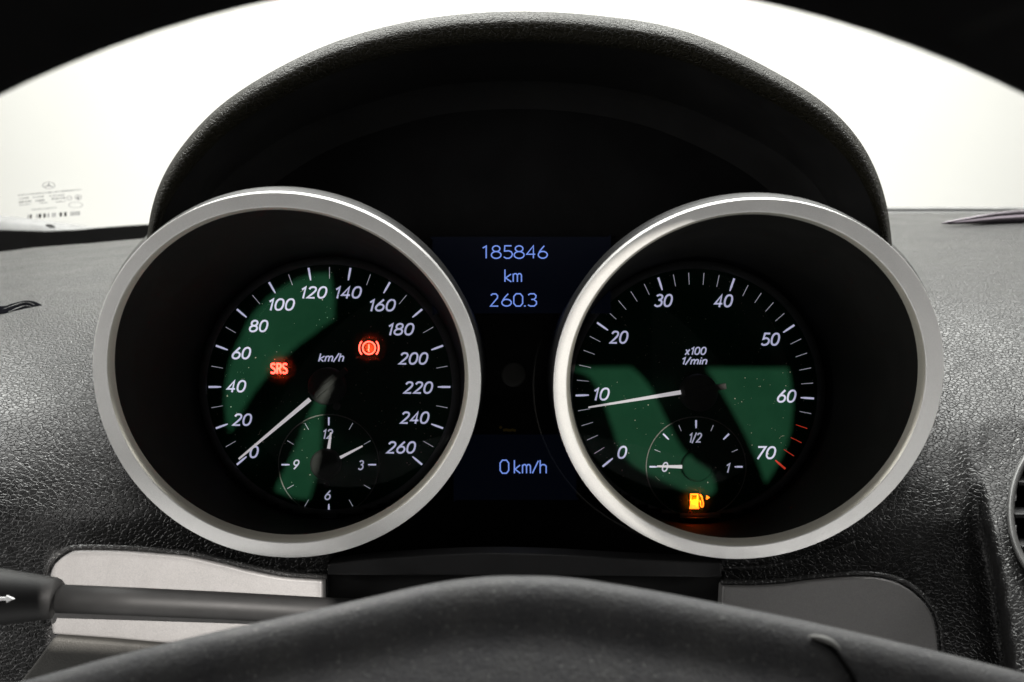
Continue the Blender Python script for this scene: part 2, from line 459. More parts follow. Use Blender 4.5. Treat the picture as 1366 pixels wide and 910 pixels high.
def ring_pts(g, which, dr=0.0, back=0.0, n=NT):
    nn, u, w = frame(g); out = []
    for i in range(n):
        th = 2*math.pi*i/n; r = rad(g[which], th) + dr
        out.append(g['C'] + (u*math.cos(th) + w*math.sin(th))*r - nn*back)
    return out
def to_px(p): return (683 + p.x/p.y*F, 455 - p.z/p.y*F)
for g in RINGS.values():
    g['outer_px'] = [to_px(p) for p in ring_pts(g, 'O', -0.0022)]
    g['depth'] = lambda x, y, g=g: (lambda n: n.dot(g['C'])/n.dot(Vector(((x-683)/F, 1, (455-y)/F))))(frame(g)[0])

def gauge_shell(g, root):
    n = NT
    # bezel: outer skirt, rounded edge, flat face
    prof = [('O', -0.0008, 0.012), ('O', 0, 0.0035), ('O', 0, 0.00035), ('O', -0.00005, 0.00015), ('O', -0.00015, 0.00005), ('O', -0.0003, 0.0),
            ('I', 0.0010, 0.0), ('I', 0.0007, 0.0001), ('I', 0.0006, 0.0004)]
    v, f = loft([ring_pts(g, *p) for p in prof]); o = mesh('bezel_ring', v, f, M_silver, root); fixn(o); o.modifiers.new('weighted', 'WEIGHTED_NORMAL').keep_sharp = True
    ch = [('I', 0.0006, 0.0004), ('I', 0.0002, 0.0009), ('I', -0.0003, 0.0022), ('I', -0.0007, 0.0040)]
    v, f = loft([ring_pts(g, *p) for p in ch]); fixn(mesh('bezel_chamfer', v, f, M_chamfer, root))
    # black collar behind the bezel, down to the cluster panel
    back = [Vector((p.x, 0.414, p.z)) for p in ring_pts(g, 'O', 0.0)]
    v, f = loft([ring_pts(g, 'O', -0.0004, 0.0035), ring_pts(g, 'O', 0.0006, 0.006), ring_pts(g, 'O', 0.0006, 0.012), back]); fixn(mesh('outer_collar', v, f, M_black, root))
    # tube from the chamfer down to the dial
    a = ring_pts(g, 'I', -0.0007, 0.0040)
    cx, cy = g['dial']; c = P(cx, cy, DD - 0.0005); Rd = 173.5*SC
    e = [c + Vector((math.cos(2*math.pi*i/n), 0, math.sin(2*math.pi*i/n)))*Rd for i in range(n)]
    rings = [[p.lerp(q, t) + (Vector((p.x, 0, p.z)) - Vector((g['C'].x, 0, g['C'].z))).normalized()*0.0012*math.sin(math.pi*t) for p, q in zip(a, e)] for t in (0, .03, .1, .3, .5, .7, .9, .97, 1)]
    v, f = loft(rings); mesh('inner_tube', v, f, M_tube, root)
    # collar round the dial
    def circ(r, d): return [P(cx, cy, d) + Vector((math.cos(2*math.pi*i/n), 0, math.sin(2*math.pi*i/n)))*(r*SC) for i in range(n)]
    v, f = loft([circ(174, DD - .0012), circ(172.5, DD - .0022), circ(165, DD - .0016), circ(163.6, DD - .0008), circ(163.2, DD + .0004)]); fixn(mesh('dial_surround', v, f, M_collar, root))
    # dial face with thickness
    v, f = loft([circ(174, DD), circ(174, DD + .002)]); f.append(tuple(range(n))); f.append(tuple(range(2*n-1, n-1, -1)))
    o = mesh('dial_face', v, f, M_dial, root, smooth=False)
    # cover glass cut to the tube
    gd = 0.4075; ring = []
    for p, q in zip(a, e):
        t = (gd - p.y)/(q.y - p.y); ring.append(p.lerp(q, t))
    cc = sum(ring, Vector())/n
    v = [cc] + ring; f = [(0, 1 + i, 1 + (i+1) % n) for i in range(n)]
    mesh('cover_glass', v, f, M_glass, root, smooth=False)
    # dust specks lying on the dial print
    v = []; f = []; rg = random.Random(11 if g is RINGS['L'] else 23)
    for k in range(230):
        r = 158*math.sqrt(rg.random()); t = rg.random()*2*math.pi; s = (0.3 + 0.75*rg.random()**3.5)*SC*(1.35 if rg.random() < .05 else 1)
        c0 = P(cx + r*math.cos(t), cy + r*math.sin(t), DD - 0.0006); i0 = len(v)
        m_ = 6; off = rg.random()*6
        v.append(c0 + Vector((0, -s*.7, 0)))
        for j in range(m_):
            a2 = off + 2*math.pi*j/m_; rr = s*(.7 + .6*rg.random())
            v.append(c0 + Vector((math.cos(a2)*rr, 0.0003, math.sin(a2)*rr)))
        f += [(i0, i0+1+j, i0+1+(j+1) % m_) for j in range(m_)]
    for k in range(4):                                   # a few short lint fibres
        r = 150*math.sqrt(rg.random()); t = rg.random()*2*math.pi; a2 = rg.random()*2*math.pi; ln = .8 + 1.2*rg.random(); bend = rg.random()*.5 - .25
        p0 = (cx + r*math.cos(t), cy + r*math.sin(t)); pts = []
        for q in range(5): pts.append(P(p0[0] + ln*q*math.cos(a2 + bend*q), p0[1] + ln*q*math.sin(a2 + bend*q), DD - .0008))
        v2, f2 = tube(pts, .16*SC, 5); b0 = len(v); v += v2; f += [tuple(i + b0 for i in q) for q in f2]
    tag(mesh('dust_speck', v, f, M_spec, root), kind='stuff')

# ---- flat lettering and marks
def extr(polys, d, th, name, mat, parent):
    """thin plates from pixel polygons at distance d (front face), th thick"""
    v = []; f = []
    for pl in polys:
        n = len(pl); k = len(v)
        v += [P(x, y, d) for x, y in pl] + [P(x, y, d) + Vector((0, th, 0)) for x, y in pl]
        f += [tuple(k + i for i in range(n)), tuple(k + 2*n - 1 - i for i in range(n))] + [(k+i, k+i+n, k+(i+1) % n+n, k+(i+1) % n) for i in range(n)]
    o = mesh(name, v, f, mat, parent, smooth=False); fixn(o); return o
def polar(cx, cy, r, a): return (cx + r*math.cos(R(a)), cy - r*math.sin(R(a)))
def tick_poly(cx, cy, r0, r1, a, w0, w1, taper=None):
    ca, sa = math.cos(R(a)), -math.sin(R(a)); nx, ny = -sa, ca
    def q(r, w): return (cx + ca*r + nx*w/2, cy + sa*r + ny*w/2)
    if taper:
        rm = r0 + (r1 - r0)*taper
        return [q(r1, w1), q(rm, w1), q(r0, w0), q(r0, -w0), q(rm, -w1), q(r1, -w1)]
    return [q(r1, w1), q(r0, w0), q(r0, -w0), q(r1, -w1)]
def strip(pts, w, closed=False):
    """mitred polyline -> list of quads (pixels)"""
    n = len(pts); L_, R_ = [], []
    for i in range(n):
        a = pts[(i-1) % n] if (closed or i > 0) else None; c = pts[(i+1) % n] if (closed or i < n-1) else None; p = pts[i]
        ds = []
        for s, e in ((a, p), (p, c)):
            if s is None or e is None: continue
            dx, dy = e[0]-s[0], e[1]-s[1]; l = math.hypot(dx, dy) or 1; ds.append((dx/l, dy/l))
        if len(ds) == 2:
            tx, ty = ds[0][0]+ds[1][0], ds[0][1]+ds[1][1]; l = math.hypot(tx, ty) or 1; tx, ty = tx/l, ty/l
            k = 1/max(.5, tx*ds[1][0] + ty*ds[1][1])
        else: tx, ty = ds[0]; k = 1
        L_.append((p[0]-ty*w/2*k, p[1]+tx*w/2*k)); R_.append((p[0]+ty*w/2*k, p[1]-tx*w/2*k))
    rng = range(n if closed else n-1)
    return [[L_[i], L_[(i+1) % n], R_[(i+1) % n], R_[i]] for i in rng]
def strips(strokes, w, d, name, mat, parent, th=0.00012):
    """strokes: list of (points, closed); each stroke a hair behind the last, so nothing is coplanar"""
    v = []; f = []
    for si, (pts, cl) in enumerate(strokes):
        dd = d + si*0.00003
        for pl in strip(pts, w, cl):
            k = len(v); v += [P(x, y, dd) for x, y in pl] ; f.append((k, k+1, k+2, k+3))
    o = mesh(name, v, f, mat, parent, smooth=False)
    bm = bmesh.new(); bm.from_mesh(o.data); bmesh.ops.remove_doubles(bm, verts=bm.verts[:], dist=1e-7)
    bmesh.ops.recalc_face_normals(bm, faces=bm.faces[:]); bm.to_mesh(o.data); bm.free()
    m = o.modifiers.new('solid', 'SOLIDIFY'); m.thickness = th; m.offset = 0
    return o
def ell(cx, cy, rx, ry, p=2.2, n=22):
    o = []
    for i in range(n):
        t = 2*math.pi*(i + .5)/n; c, q = math.cos(t), math.sin(t)
        o.append((cx + rx*math.copysign(abs(c)**(2/p), c), cy + ry*math.copysign(abs(q)**(2/p), q)))
    return (o, True)
def cv(*pts): return catmull(list(pts), 5)
GL = {  # glyph strokes (stroke centre lines on a 10 x 16 grid) and advance width
 '0': ([ell(5, 8, 4.2, 7.2, 2.3)], 11.4),
 '1': ([([(1.6, 11.9), (2.4, 12.4), (5, 15.0), (5, 0)], False)], 8.2),
 '2': ([(cv((1.3, 12.3), (2.6, 14.6), (5, 15.2), (7.6, 14.3), (8.6, 11.8), (7.7, 9.0), (5.2, 5.6)) + [(1.2, 0.9), (9.2, 0.9)], False)], 11.2),
 '3': ([(cv((1.5, 13.4), (3, 14.8), (5, 15.2), (7.5, 14.2), (8.3, 12), (7.3, 9.8), (4.4, 8.7)), False), (cv((4.4, 8.7), (7.8, 7.7), (9, 4.9), (7.9, 2), (5, .8), (2.6, 1.2), (.8, 2.7)), False)], 11.2),
 '4': ([([(7.0, 0), (7.0, 15.0), (.9, 4.4), (9.7, 4.4)], False)], 11.4),
 '5': ([([(8.6, 15.2), (2.6, 15.2)] + cv((1.9, 8.4), (4, 9.3), (6.5, 9), (8.5, 7.3), (9, 4.7), (7.7, 2), (4.8, .8), (2.4, 1.2), (.8, 2.5)), False)], 11.2),
 '6': ([ell(5, 5, 4.1, 4.2, 2.1), (cv((7.4, 15.6), (4.2, 11.4), (1.9, 7.9), (1.0, 5.4)), False)], 11.2),
 '7': ([([(1, 15.2), (9, 15.2), (3.4, 0)], False)], 11.0),
 '8': ([ell(5, 11.8, 3.4, 3.4, 2.1), ell(5, 4.6, 4.2, 3.8, 2.1)], 11.4),
 '9': ([ell(5, 11, 4.1, 4.2, 2.1), (cv((2.6, .4), (5.8, 4.6), (8.1, 8.1), (9.0, 10.6)), False)], 11.2),
 'k': ([([(1, 0), (1, 16)], False), ([(7.6, 10.6), (1.6, 5.6), (8, 0)], False)], 9.2),
 'm': ([([(1, 0), (1, 11)], False), (cv((1, 7.6), (2.8, 10.2), (5, 10.4), (6.2, 8.4)) + [(6.2, 0)], False), (cv((6.2, 7.6), (8, 10.2), (10.2, 10.4), (11.4, 8.4)) + [(11.4, 0)], False)], 14),
 'n': ([([(1, 0), (1, 11)], False), (cv((1, 7.6), (2.9, 10.2), (5.4, 10.4), (6.8, 8.4)) + [(6.8, 0)], False)], 9.2),
 'h': ([([(1, 0), (1, 16)], False), (cv((1, 7.6), (2.9, 10.2), (5.4, 10.4), (6.8, 8.4)) + [(6.8, 0)], False)], 9.2),
 'i': ([([(1, 0), (1, 10.8)], False), ([(1, 13.4), (1, 15.4)], False)], 3.6),
 'x': ([([(.5, 0), (7.2, 10.8)], False), ([(.5, 10.8), (7.2, 0)], False)], 8.8),
 '/': ([([(0, -1), (5.4, 16.5)], False)], 7.0),
 'S': ([(cv((8.2, 13.2), (6.6, 14.9), (4.6, 15.2), (2.2, 14.3), (1.4, 12.0), (2.8, 9.6), (5, 8.3), (7.6, 6.6), (8.5, 4.1), (7.5, 1.8), (5, .8), (2.6, 1.1), (1.0, 2.8)), False)], 10.6),
 'R': ([([(1.2, 0), (1.2, 15.2)] + cv((4.5, 15.2), (7.2, 14.4), (8, 11.7), (7, 9), (4.4, 8.1)) + [(1.2, 8.0)], False), ([(4.6, 8.0), (8.6, 0)], False)], 10.4)}
def text(s, cx, cy, h, d, name, mat, parent, shear=0.20, stroke=2.45, w=None):
    """lettering built from mitred strokes; (cx, cy) its centre, h its height and w its width in photo pixels at distance d"""
    st = []; adv = 0
    for ch in s:
        gs, a = GL[ch]
        st += [([(p[0] + adv + p[1]*shear, p[1]) for p in pts], cl) for pts, cl in gs]; adv += a
    xs = [p[0] for pts, _ in st for p in pts]; x0, x1 = min(xs), max(xs)
    hi = 16.0 if '/' not in s else 16.5
    sy = (h - stroke)/14.4 if '/' not in s else (h - stroke*.6)/17.5
    sx = (w - stroke)/(x1 - x0) if w else sy
    st = [([(cx + (p[0] - (x0 + x1)/2)*sx, cy - (p[1] - 8)*sy) for p in pts], cl) for pts, cl in st]
    return strips(st, stroke, d, name, mat, parent)

def disc(cx, cy, r, d, th, mat, name, parent, bev=0.0006, n=40, dome=0.0):
    sc = d/F; c = P(cx, cy, d)
    def circ(rr, y): return [c + Vector((math.cos(2*math.pi*i/n)*rr, y, math.sin(2*math.pi*i/n)*rr)) for i in range(n)]
    rr = r*sc
    rings = [circ(rr, th), circ(rr, bev), circ(rr - bev*.35, bev*.35), circ(rr - bev, 0), circ(rr*.5, -dome*.7)]
    v, f = loft(rings); k = len(v); v.append(c + Vector((0, -dome, 0)))
    f += [((len(rings)-1)*n + i, (len(rings)-1)*n + (i+1) % n, k) for i in range(n)]
    return fixn(mesh(name, v, f, mat, parent))
def needle(base, tip, wb, wt, d, name, mat, parent, th=0.0006):
    bx, by = base; tx, ty = tip; l = math.hypot(tx-bx, ty-by); nx, ny = -(ty-by)/l, (tx-bx)/l
    pl = [(bx+nx*wb/2, by+ny*wb/2), (tx+nx*wt/2, ty+ny*wt/2), (tx-nx*wt/2, ty-ny*wt/2), (bx-nx*wb/2, by-ny*wb/2)]
    return extr([pl], d, th, name, mat, parent)
def ring_line(cx, cy, r, d, w, mat, name, parent, a0=0, a1=360, n=72):
    pts = [P(cx + r*math.cos(R(a0 + (a1-a0)*i/n)), cy - r*math.sin(R(a0 + (a1-a0)*i/n)), d) for i in range(n + 1)]
    v, f = tube(pts, w*d/F/2, 6); return mesh(name, v, f, mat, parent)
def glow(px, py, d, power, col, name, size=0.0006):  # added spot facing the dial, makes the halo round a lit symbol
    l = bpy.data.lights.new(name, 'SPOT'); l.energy = power; l.color = col; l.shadow_soft_size = size
    l.spot_size = R(150); l.spot_blend = .6
    o = bpy.data.objects.new(name, l); COL.objects.link(o); o.location = P(px, py, d); o.rotation_euler = (R(90), 0, 0); return o

DN = DD - 0.00035                           # printed numerals
DT = DD - 0.00030                           # ticks

# ------------------------------------------------------------------ speedometer
sp = thing('speedometer', P(381, 744, .34), 'silver-ringed speedometer numbered 0 to 260 km/h with a small clock, left of the display', 'gauge', 'round silver-ringed instruments')
gauge_shell(RINGS['L'], sp)
cx, cy = RINGS['L']['dial']
for k in range(14):
    a = 220 - 20*k
    extr([tick_poly(cx, cy, 144.5, 161.3, a, 1.4, 2.6, .35)], DT, .00015, 'tick_mark', M_tick, sp)
    if k < 13: extr([tick_poly(cx, cy, 144.5, 159.8, a - 10, .55, .75)], DT, .00015, 'thin_tick_mark', M_thin, sp)
for s, x, y, w in (('0', 339, 603, 12.5), ('20', 323, 560, 26.5), ('40', 315.3, 515.3, 26.5), ('60', 322, 471.2, 26), ('80', 345, 435, 26), ('100', 376, 406.3, 35), ('120', 419.2, 390.2, 35),
                   ('140', 465, 390.2, 35.5), ('160', 510.4, 407.3, 35.5), ('180', 535.3, 439.3, 35), ('200', 551.4, 478.3, 40), ('220', 557.8, 517.2, 40), ('240', 553.2, 557.3, 39.5), ('260', 535, 597, 40)):
    text(s, x, y, 16.8, DN, 'numeral', M_num, sp, w=w)
text('km/h', 441.8, 477, 12.6, DN, 'unit_lettering', M_num, sp, w=35, stroke=1.7)
srs = text('SRS', 372.2, 491.6, 14.8, DN - .0002, 'warning_lettering', M_red, sp, shear=0.0, w=23.5, stroke=2.2)
# brake warning symbol: ring, exclamation mark and two arcs
bx, by = 492.2, 464.2
st = [([polar(bx, by, 8.4, t) for t in range(0, 360, 15)], True)]
for s in (0, 180): st.append(([polar(bx, by, 13, s + t) for t in range(-42, 43, 12)], False))
st.append(([(bx, by - 5), (bx, by + 1.8)], False)); st.append(([(bx, by + 3.4), (bx, by + 5.4)], False))
strips(st, 1.75, DN - .0002, 'brake_warning_symbol', M_red, sp)
glow(372, 491.5, DD - .0022, 0.055, (1, .01, .004), 'halo_spot')
glow(492, 464.2, DD - .0022, 0.060, (1, .01, .004), 'halo_spot')
disc(449, 541.9, 5.4, DD - .0008, .0006, M_collar, 'reset_pin', sp, .0003, 20)
# needle
nd = disc(434.9, 515.6, 25, .4105, .006, M_hubcap, 'needle_hub', sp, .0012, 48, .0004)
dx, dy = math.cos(R(39.9)), math.sin(R(39.9))
tail = [(434.9 - dx*20 - dy*4, 515.6 + dy*20 - dx*4), (434.9 + dx*35 - dy*4, 515.6 - dy*35 - dx*4), (434.9 + dx*35 + dy*4, 515.6 - dy*35 + dx*4), (434.9 - dx*20 + dy*4, 515.6 + dy*20 + dx*4)]
o = extr([tail], .4091, .0020, 'needle_tail', M_hubcap, nd); bevel(o, .0003)
needle((413.2, 532.8), (318.4, 612.4), 5.7, 2.4, .4098, 'needle_pointer', M_needle, nd)
# clock
ccx, ccy = 438.6, 620.0
ck = ring_line(ccx, ccy, 67, DD - .0004, 1.5, M_line, 'clock', sp)
for k in range(12):
    a = 90 - 30*k
    if k % 3 == 0: extr([tick_poly(ccx, ccy, 52.3, 63.2, a, 1.3, 2.1, .35)], DT, .00012, 'tick_mark', M_tick, ck)
    else: extr([tick_poly(ccx, ccy, 54, 64, a, .55, .7)], DT, .00012, 'thin_tick_mark', M_thin, ck)
for s, x, y, w in (('12', 437.6, 579, 13.5), ('3', 481.4, 620.6, 8.2), ('6', 437.2, 660.6, 8.6), ('9', 395.4, 619.8, 8.4)):
    text(s, x, y, 13.2, DN, 'numeral', M_sub, ck, w=w, stroke=1.75)
hb = disc(433.4, 620, 20.5, .4125, .004, M_hubcap, 'hand_hub', ck, .001, 40, .0003)
needle((438.2, 598.6), (441.2, 577), 4.0, 2.0, .4128, 'hour_hand', M_needle, ck)
needle((453.6, 610.6), (483.4, 595.2), 4.0, 2.2, .4122, 'minute_hand', M_needle, ck)
disc(434.9, 647.8, 3.6, DD - .0008, .0006, M_collar, 'reset_pin', ck, .0003, 18)

# ------------------------------------------------------------------ tachometer
ta = thing('tachometer', P(998, 746, .34), 'silver-ringed rev counter with fuel gauge and red zone, right of the display', 'gauge', 'round silver-ringed instruments')
gauge_shell(RINGS['R'], ta)
cx, cy = RINGS['R']['dial']
stp = 260.0/35; A0 = 220 - .7
for k in range(36):
    a = A0 - stp*k
    if k % 5 == 0:
        extr([tick_poly(cx, cy, 141.5, 159.2, a, 1.4, 2.6, .35)], DT, .00015, 'tick_mark', M_redtick if k == 35 else M_tick, ta)
    else:
        red = k > 31
        extr([tick_poly(cx, cy, 142.2, 158, a, .75 if red else .55, .95 if red else .75)], DT, .00015, 'thin_tick_mark', M_redtick if red else M_thin, ta)
for s, x, y, w in (('0', 830.2, 603.5, 13), ('10', 802.6, 525.8, 21.5), ('20', 825.6, 450, 25.5), ('30', 884.8, 401, 25.5), ('40', 965.2, 401.4, 25.5), ('50', 1027.6, 452.6, 26), ('60', 1049.4, 528.6, 26), ('70', 1022.4, 604, 26)):
    text(s, x, y, 17.6, DN, 'numeral', M_num, ta, w=w)
text('x100', 927.8, 468.2, 11, DN, 'unit_lettering', M_num, ta, w=29.5, stroke=1.75)
text('1/min', 926.8, 481.4, 11.4, DN, 'unit_lettering', M_num, ta, w=34, stroke=1.75)
nd = disc(933.6, 524.2, 25, .4105, .006, M_hubcap2, 'needle_hub', ta, .0012, 48, .0004)
dx, dy = 123/124.6, 20/124.6
o = extr([[(933.6 - dx*20 - dy*4, 521 + dy*20 - dx*4), (933.6 + dx*36 - dy*4, 521 - dy*36 - dx*4), (933.6 + dx*36 + dy*4, 521 - dy*36 + dx*4), (933.6 - dx*20 + dy*4, 521 + dy*20 + dx*4)]], .4091, .0020, 'needle_tail', M_hubcap2, nd); bevel(o, .0003)
needle((908.4, 523.4), (785, 543.6), 5.5, 2.0, .4098, 'needle_pointer', M_needle, nd)
# fuel gauge
fx, fy = 928.6, 622.8
fg = ring_line(fx, fy, 66.6, DD - .0004, 1.5, M_line, 'fuel_gauge', ta)
for k in range(9):
    a = 180 - 22.5*k
    if k % 2 == 0: extr([tick_poly(fx, fy, 51.5, 62.2, a, 1.4, 2.2, .35)], DT, .00012, 'tick_mark', M_tick, fg)
    else: extr([tick_poly(fx, fy, 51.5, 60, a, .6, .8)], DT, .00012, 'thin_tick_mark', M_thin, fg)
text('1/2', 928, 584, 15, DN, 'numeral', M_sub, fg, w=17, stroke=1.7)
text('1', 971.6, 624.2, 13.2, DN, 'numeral', M_sub, fg, w=5.6, stroke=1.7)
text('0', 887.2, 623, 13.2, DN, 'numeral', M_sub, fg, w=8.6, stroke=1.7)
disc(931, 622.6, 20.5, .4125, .004, M_dial, 'hand_hub', fg, .001, 40, .0003)
needle((910, 622.9), (876.8, 622.2), 4.6, 2.2, .4122, 'needle_pointer', M_needle, fg)
# low fuel symbol: pump body with window, foot, hose; arrow to the filler side
ox, oy = 920.6, 658.6
pump = [[(ox, oy), (ox + 11, oy), (ox + 11, oy + 2), (ox, oy + 2)], [(ox, oy + 2), (ox + 2, oy + 2), (ox + 2, oy + 8.4), (ox, oy + 8.4)],
        [(ox + 9, oy + 2), (ox + 11, oy + 2), (ox + 11, oy + 8.4), (ox + 9, oy + 8.4)], [(ox, oy + 8.4), (ox + 11, oy + 8.4), (ox + 11, oy + 18), (ox, oy + 18)],
        [(ox - 1, oy + 18), (ox + 12, oy + 18), (ox + 12, oy + 20.4), (ox - 1, oy + 20.4)], [(942.2, 660.8), (947.2, 663.8), (942.2, 666.8)]]
extr(pump, DN - .0002, .00015, 'fuel_warning_symbol', M_amber, fg)
strips([([(ox + 12.2, oy + 9.4), (ox + 13.8, oy + 10), (ox + 14.2, oy + 16.4), (ox + 15.6, oy + 17.8), (ox + 17.4, oy + 16.6), (ox + 17.6, oy + 12), (ox + 16.2, oy + 8), (ox + 16, oy + 4.6), (ox + 13, oy + 1)], False)], 1.7, DN - .0002, 'fuel_hose_symbol', M_amber, fg)
glow(929, 668.5, DD - .0022, 0.045, (1, .045, .0), 'halo_spot')
ring_line(920.6, 684, 2.2, DD - .0005, 1.3, plastic('dim_amber', (.25, .12, .02), .6), 'unlit_mark', fg, n=16)

# ------------------------------------------------------------------ display panel between the gauges
dp = thing('trip_display', P(690, 740, .41), 'black centre panel with dim blue readouts of 185846 km and 0 km/h', 'display')
# black panel with round openings for the two tubes
def in_open(x, y): return any(inside(g['hole_px'], x, y) for g in RINGS.values())
for g in RINGS.values():
    g['hole_px'] = [to_px(Vector((p.x, .412, p.z))) for p in ring_pts(g, 'O', -0.0045)]
hood_out = [(195, 326), (195, 310), (198, 290), (202, 270), (210, 247), (220, 225), (234, 204), (250, 185), (280, 150), (325, 117), (390, 80), (460, 50), (550, 27), (620, 18), (683, 14.5), (740, 16), (783, 19), (883, 32), (958, 57),
            (1033, 95), (1075, 119), (1108, 142), (1148, 185), (1163, 211), (1173, 235), (1181, 258), (1186, 280), (1189, 304), (1190, 328)]
hood_in = [(255, 330), (258, 300), (268, 275), (280, 258), (312, 228), (350, 200), (397, 172), (450, 150), (550, 120), (620, 109.5), (683, 107), (760, 109.5), (833, 120), (885, 132), (933, 150), (984, 173), (1033, 200), (1065, 223), (1093, 250), (1108, 275), (1118, 300), (1122, 332)]
hood_in_s = catmull(hood_in, 6)
v = []; f = []; idx = {}
step = 6
for iy in range(16, 128):
    for ix in range(36, 195):
        x, y = ix*step, iy*step
        v.append(P(x, y, .412)); idx[ix, iy] = len(v) - 1
for iy in range(16, 127):
    for ix in range(36, 194):
        x, y = (ix + .5)*step, (iy + .5)*step
        if in_open(x, y): continue
        if y < 330 and not inside(hood_in_s, x, y + 0) and not (y > 326): continue
        if x < 300 and y > 330 or x > 1100 and y > 330: continue
        f.append((idx[ix, iy], idx[ix, iy+1], idx[ix+1, iy+1], idx[ix+1, iy]))
o = mesh('black_panel', v, f, M_panel, dp, smooth=False)
bm = bmesh.new(); bm.from_mesh(o.data); bmesh.ops.delete(bm, geom=[q for q in bm.verts if not q.link_faces], context='VERTS'); bm.to_mesh(o.data); bm.free()
m = o.modifiers.new('solid', 'SOLIDIFY'); m.thickness = .002; m.offset = 1
DL = .4085
def rrect(x0, y0, x1, y1, r=3, n=4):
    o = []
    for cx_, cy_, a in ((x1-r, y0+r, 90), (x0+r, y0+r, 180), (x0+r, y1-r, 270), (x1-r, y1-r, 0)):
        for i in range(n+1): o.append(polar(cx_, cy_, r, a + 90*i/n if True else 0))
    return o
scr1 = slab(rrect(574, 313, 818, 421), DL, .003, M_screen, 'display_screen', dp)
scr2 = slab(rrect(602, 577, 772, 670), DL, .003, M_screen, 'display_screen', dp)
def loop(cx_, cy_, rx, ry, n=12): return ([(cx_ + rx*math.cos(2*math.pi*(i+.5)/n), cy_ + ry*math.sin(2*math.pi*(i+.5)/n)) for i in range(n)], True)
G = {  # glyph strokes on a 6 x 9 grid
 '1': [([(1, 7.4), (3, 8.8), (3, 0)], False)],
 '8': [loop(3, 6.9, 2.3, 2.1), loop(3, 2.4, 3.0, 2.5)],
 '5': [([(5.4, 9), (.9, 9), (.7, 5.2), (3.6, 5.4), (5.3, 4.6), (6, 3), (5.3, 1.1), (3.8, 0), (1.8, 0), (.2, 1)], False)],
 '4': [([(4.7, 0), (4.7, 9), (0, 2.9), (6, 2.9)], False)],
 '6': [loop(3, 2.5, 3.0, 2.5), ([(4, 9), (2.2, 6.8), (.6, 4.3)], False)],
 '2': [([(.3, 7.8), (1.5, 8.9), (4.2, 8.9), (5.5, 7.6), (5.4, 6), (0, 0), (6, 0)], False)],
 '0': [([(1.6, 0), (4.4, 0), (5.9, 2), (5.9, 7), (4.4, 9), (1.6, 9), (.1, 7), (.1, 2)], True)],
 '.': [([(.5, .1), (1.6, .1)], False)],
 '3': [([(.3, 8.1), (1.6, 9), (4.3, 9), (5.6, 7.7), (5.4, 6), (4, 4.9), (2.4, 4.9)], False), ([(4, 4.9), (5.9, 3.4), (5.9, 1.5), (4.4, 0), (1.6, 0), (.2, .9)], False)],
 'k': [([(0, 0), (0, 9)], False), ([(4.6, 5.6), (.5, 2.8), (4.8, 0)], False)],
 'm': [([(0, 0), (0, 5.9)], False), ([(0, 4.9), (1, 5.9), (2.2, 5.9), (3.1, 4.9), (3.1, 0)], False), ([(3.1, 4.9), (4.1, 5.9), (5.3, 5.9), (6.1, 4.9), (6.1, 0)], False)],
 '/': [([(0, 0), (4.6, 8.6)], False)],
 'h': [([(0, 0), (0, 9)], False), ([(0, 4.7), (1.4, 5.9), (3.4, 5.9), (4.6, 4.8), (4.6, 0)], False)]}
def lcd(items, ytop, ybot, parent, wd=1.65):
    for ch, x0, x1 in items:
        gs = G[ch]; xs_ = [p[0] for s_, _ in gs for p in s_]; a, b_ = min(xs_), max(xs_)
        sx = (x1 - x0)/max(b_ - a, .1) if ch != '.' else 2; sy = (ybot - ytop)/9
        st_ = [([(x0 + (p[0]-a)*sx, ybot - p[1]*sy) for p in s_], c_) for s_, c_ in gs]
        strips(st_, wd, DL - .0004, 'display_character', M_lcd, parent)
lcd([('1', 644, 648.6), ('8', 655.6, 668.2), ('5', 672, 683.6), ('8', 686, 699), ('4', 702.6, 714), ('6', 718.2, 730)], 328, 344.6, scr1)
lcd([('k', 673.6, 682), ('m', 684.6, 695.6)], 359.6, 376, scr1)
lcd([('2', 654.4, 664.6), ('6', 669.6, 682), ('0', 685.4, 697.2), ('.', 699, 701), ('3', 704.4, 715.6)], 392, 408.4, scr1)
lcd([('0', 667.2, 678.6), ('k', 686.2, 694), ('m', 697, 707.6), ('/', 710.2, 718.2), ('h', 720.6, 728.6)], 614, 631.4, scr2)
disc(685, 500, 16.5, .4095, .002, plastic('sensor_window', (.06, .058, .054), .35, .3), 'sensor_window', dp, .0005, 36)
strips([([(666.5, 569), (669, 571.5)], False), ([(671, 574), (675, 573.4), (680, 574.2), (684, 573.6), (688, 575)], False)], 3.6, .4092, 'yellow_mark', M_dimyellow, dp)  # small yellow-brown smear coloured onto the panel

# strip under the cluster and the dark shroud below it
stp_t = catmull([(437, 753), (480, 747.5), (529, 743.6), (600, 739.6), (661, 738.2), (740, 740), (819, 744.5), (900, 748.5), (963, 751.5)], 5)
stp_b = catmull([(963, 771), (819, 769), (661, 768.4), (529, 768), (437, 767.5)], 5)
cs = thing('cluster_footer_strip', P(700, 768, .352), 'flat dark grey strip running under both gauges above the steering wheel hub', 'trim strip')
slab(stp_t + stp_b, .351, .012, M_strip, 'strip_face', cs, bev=.0007)
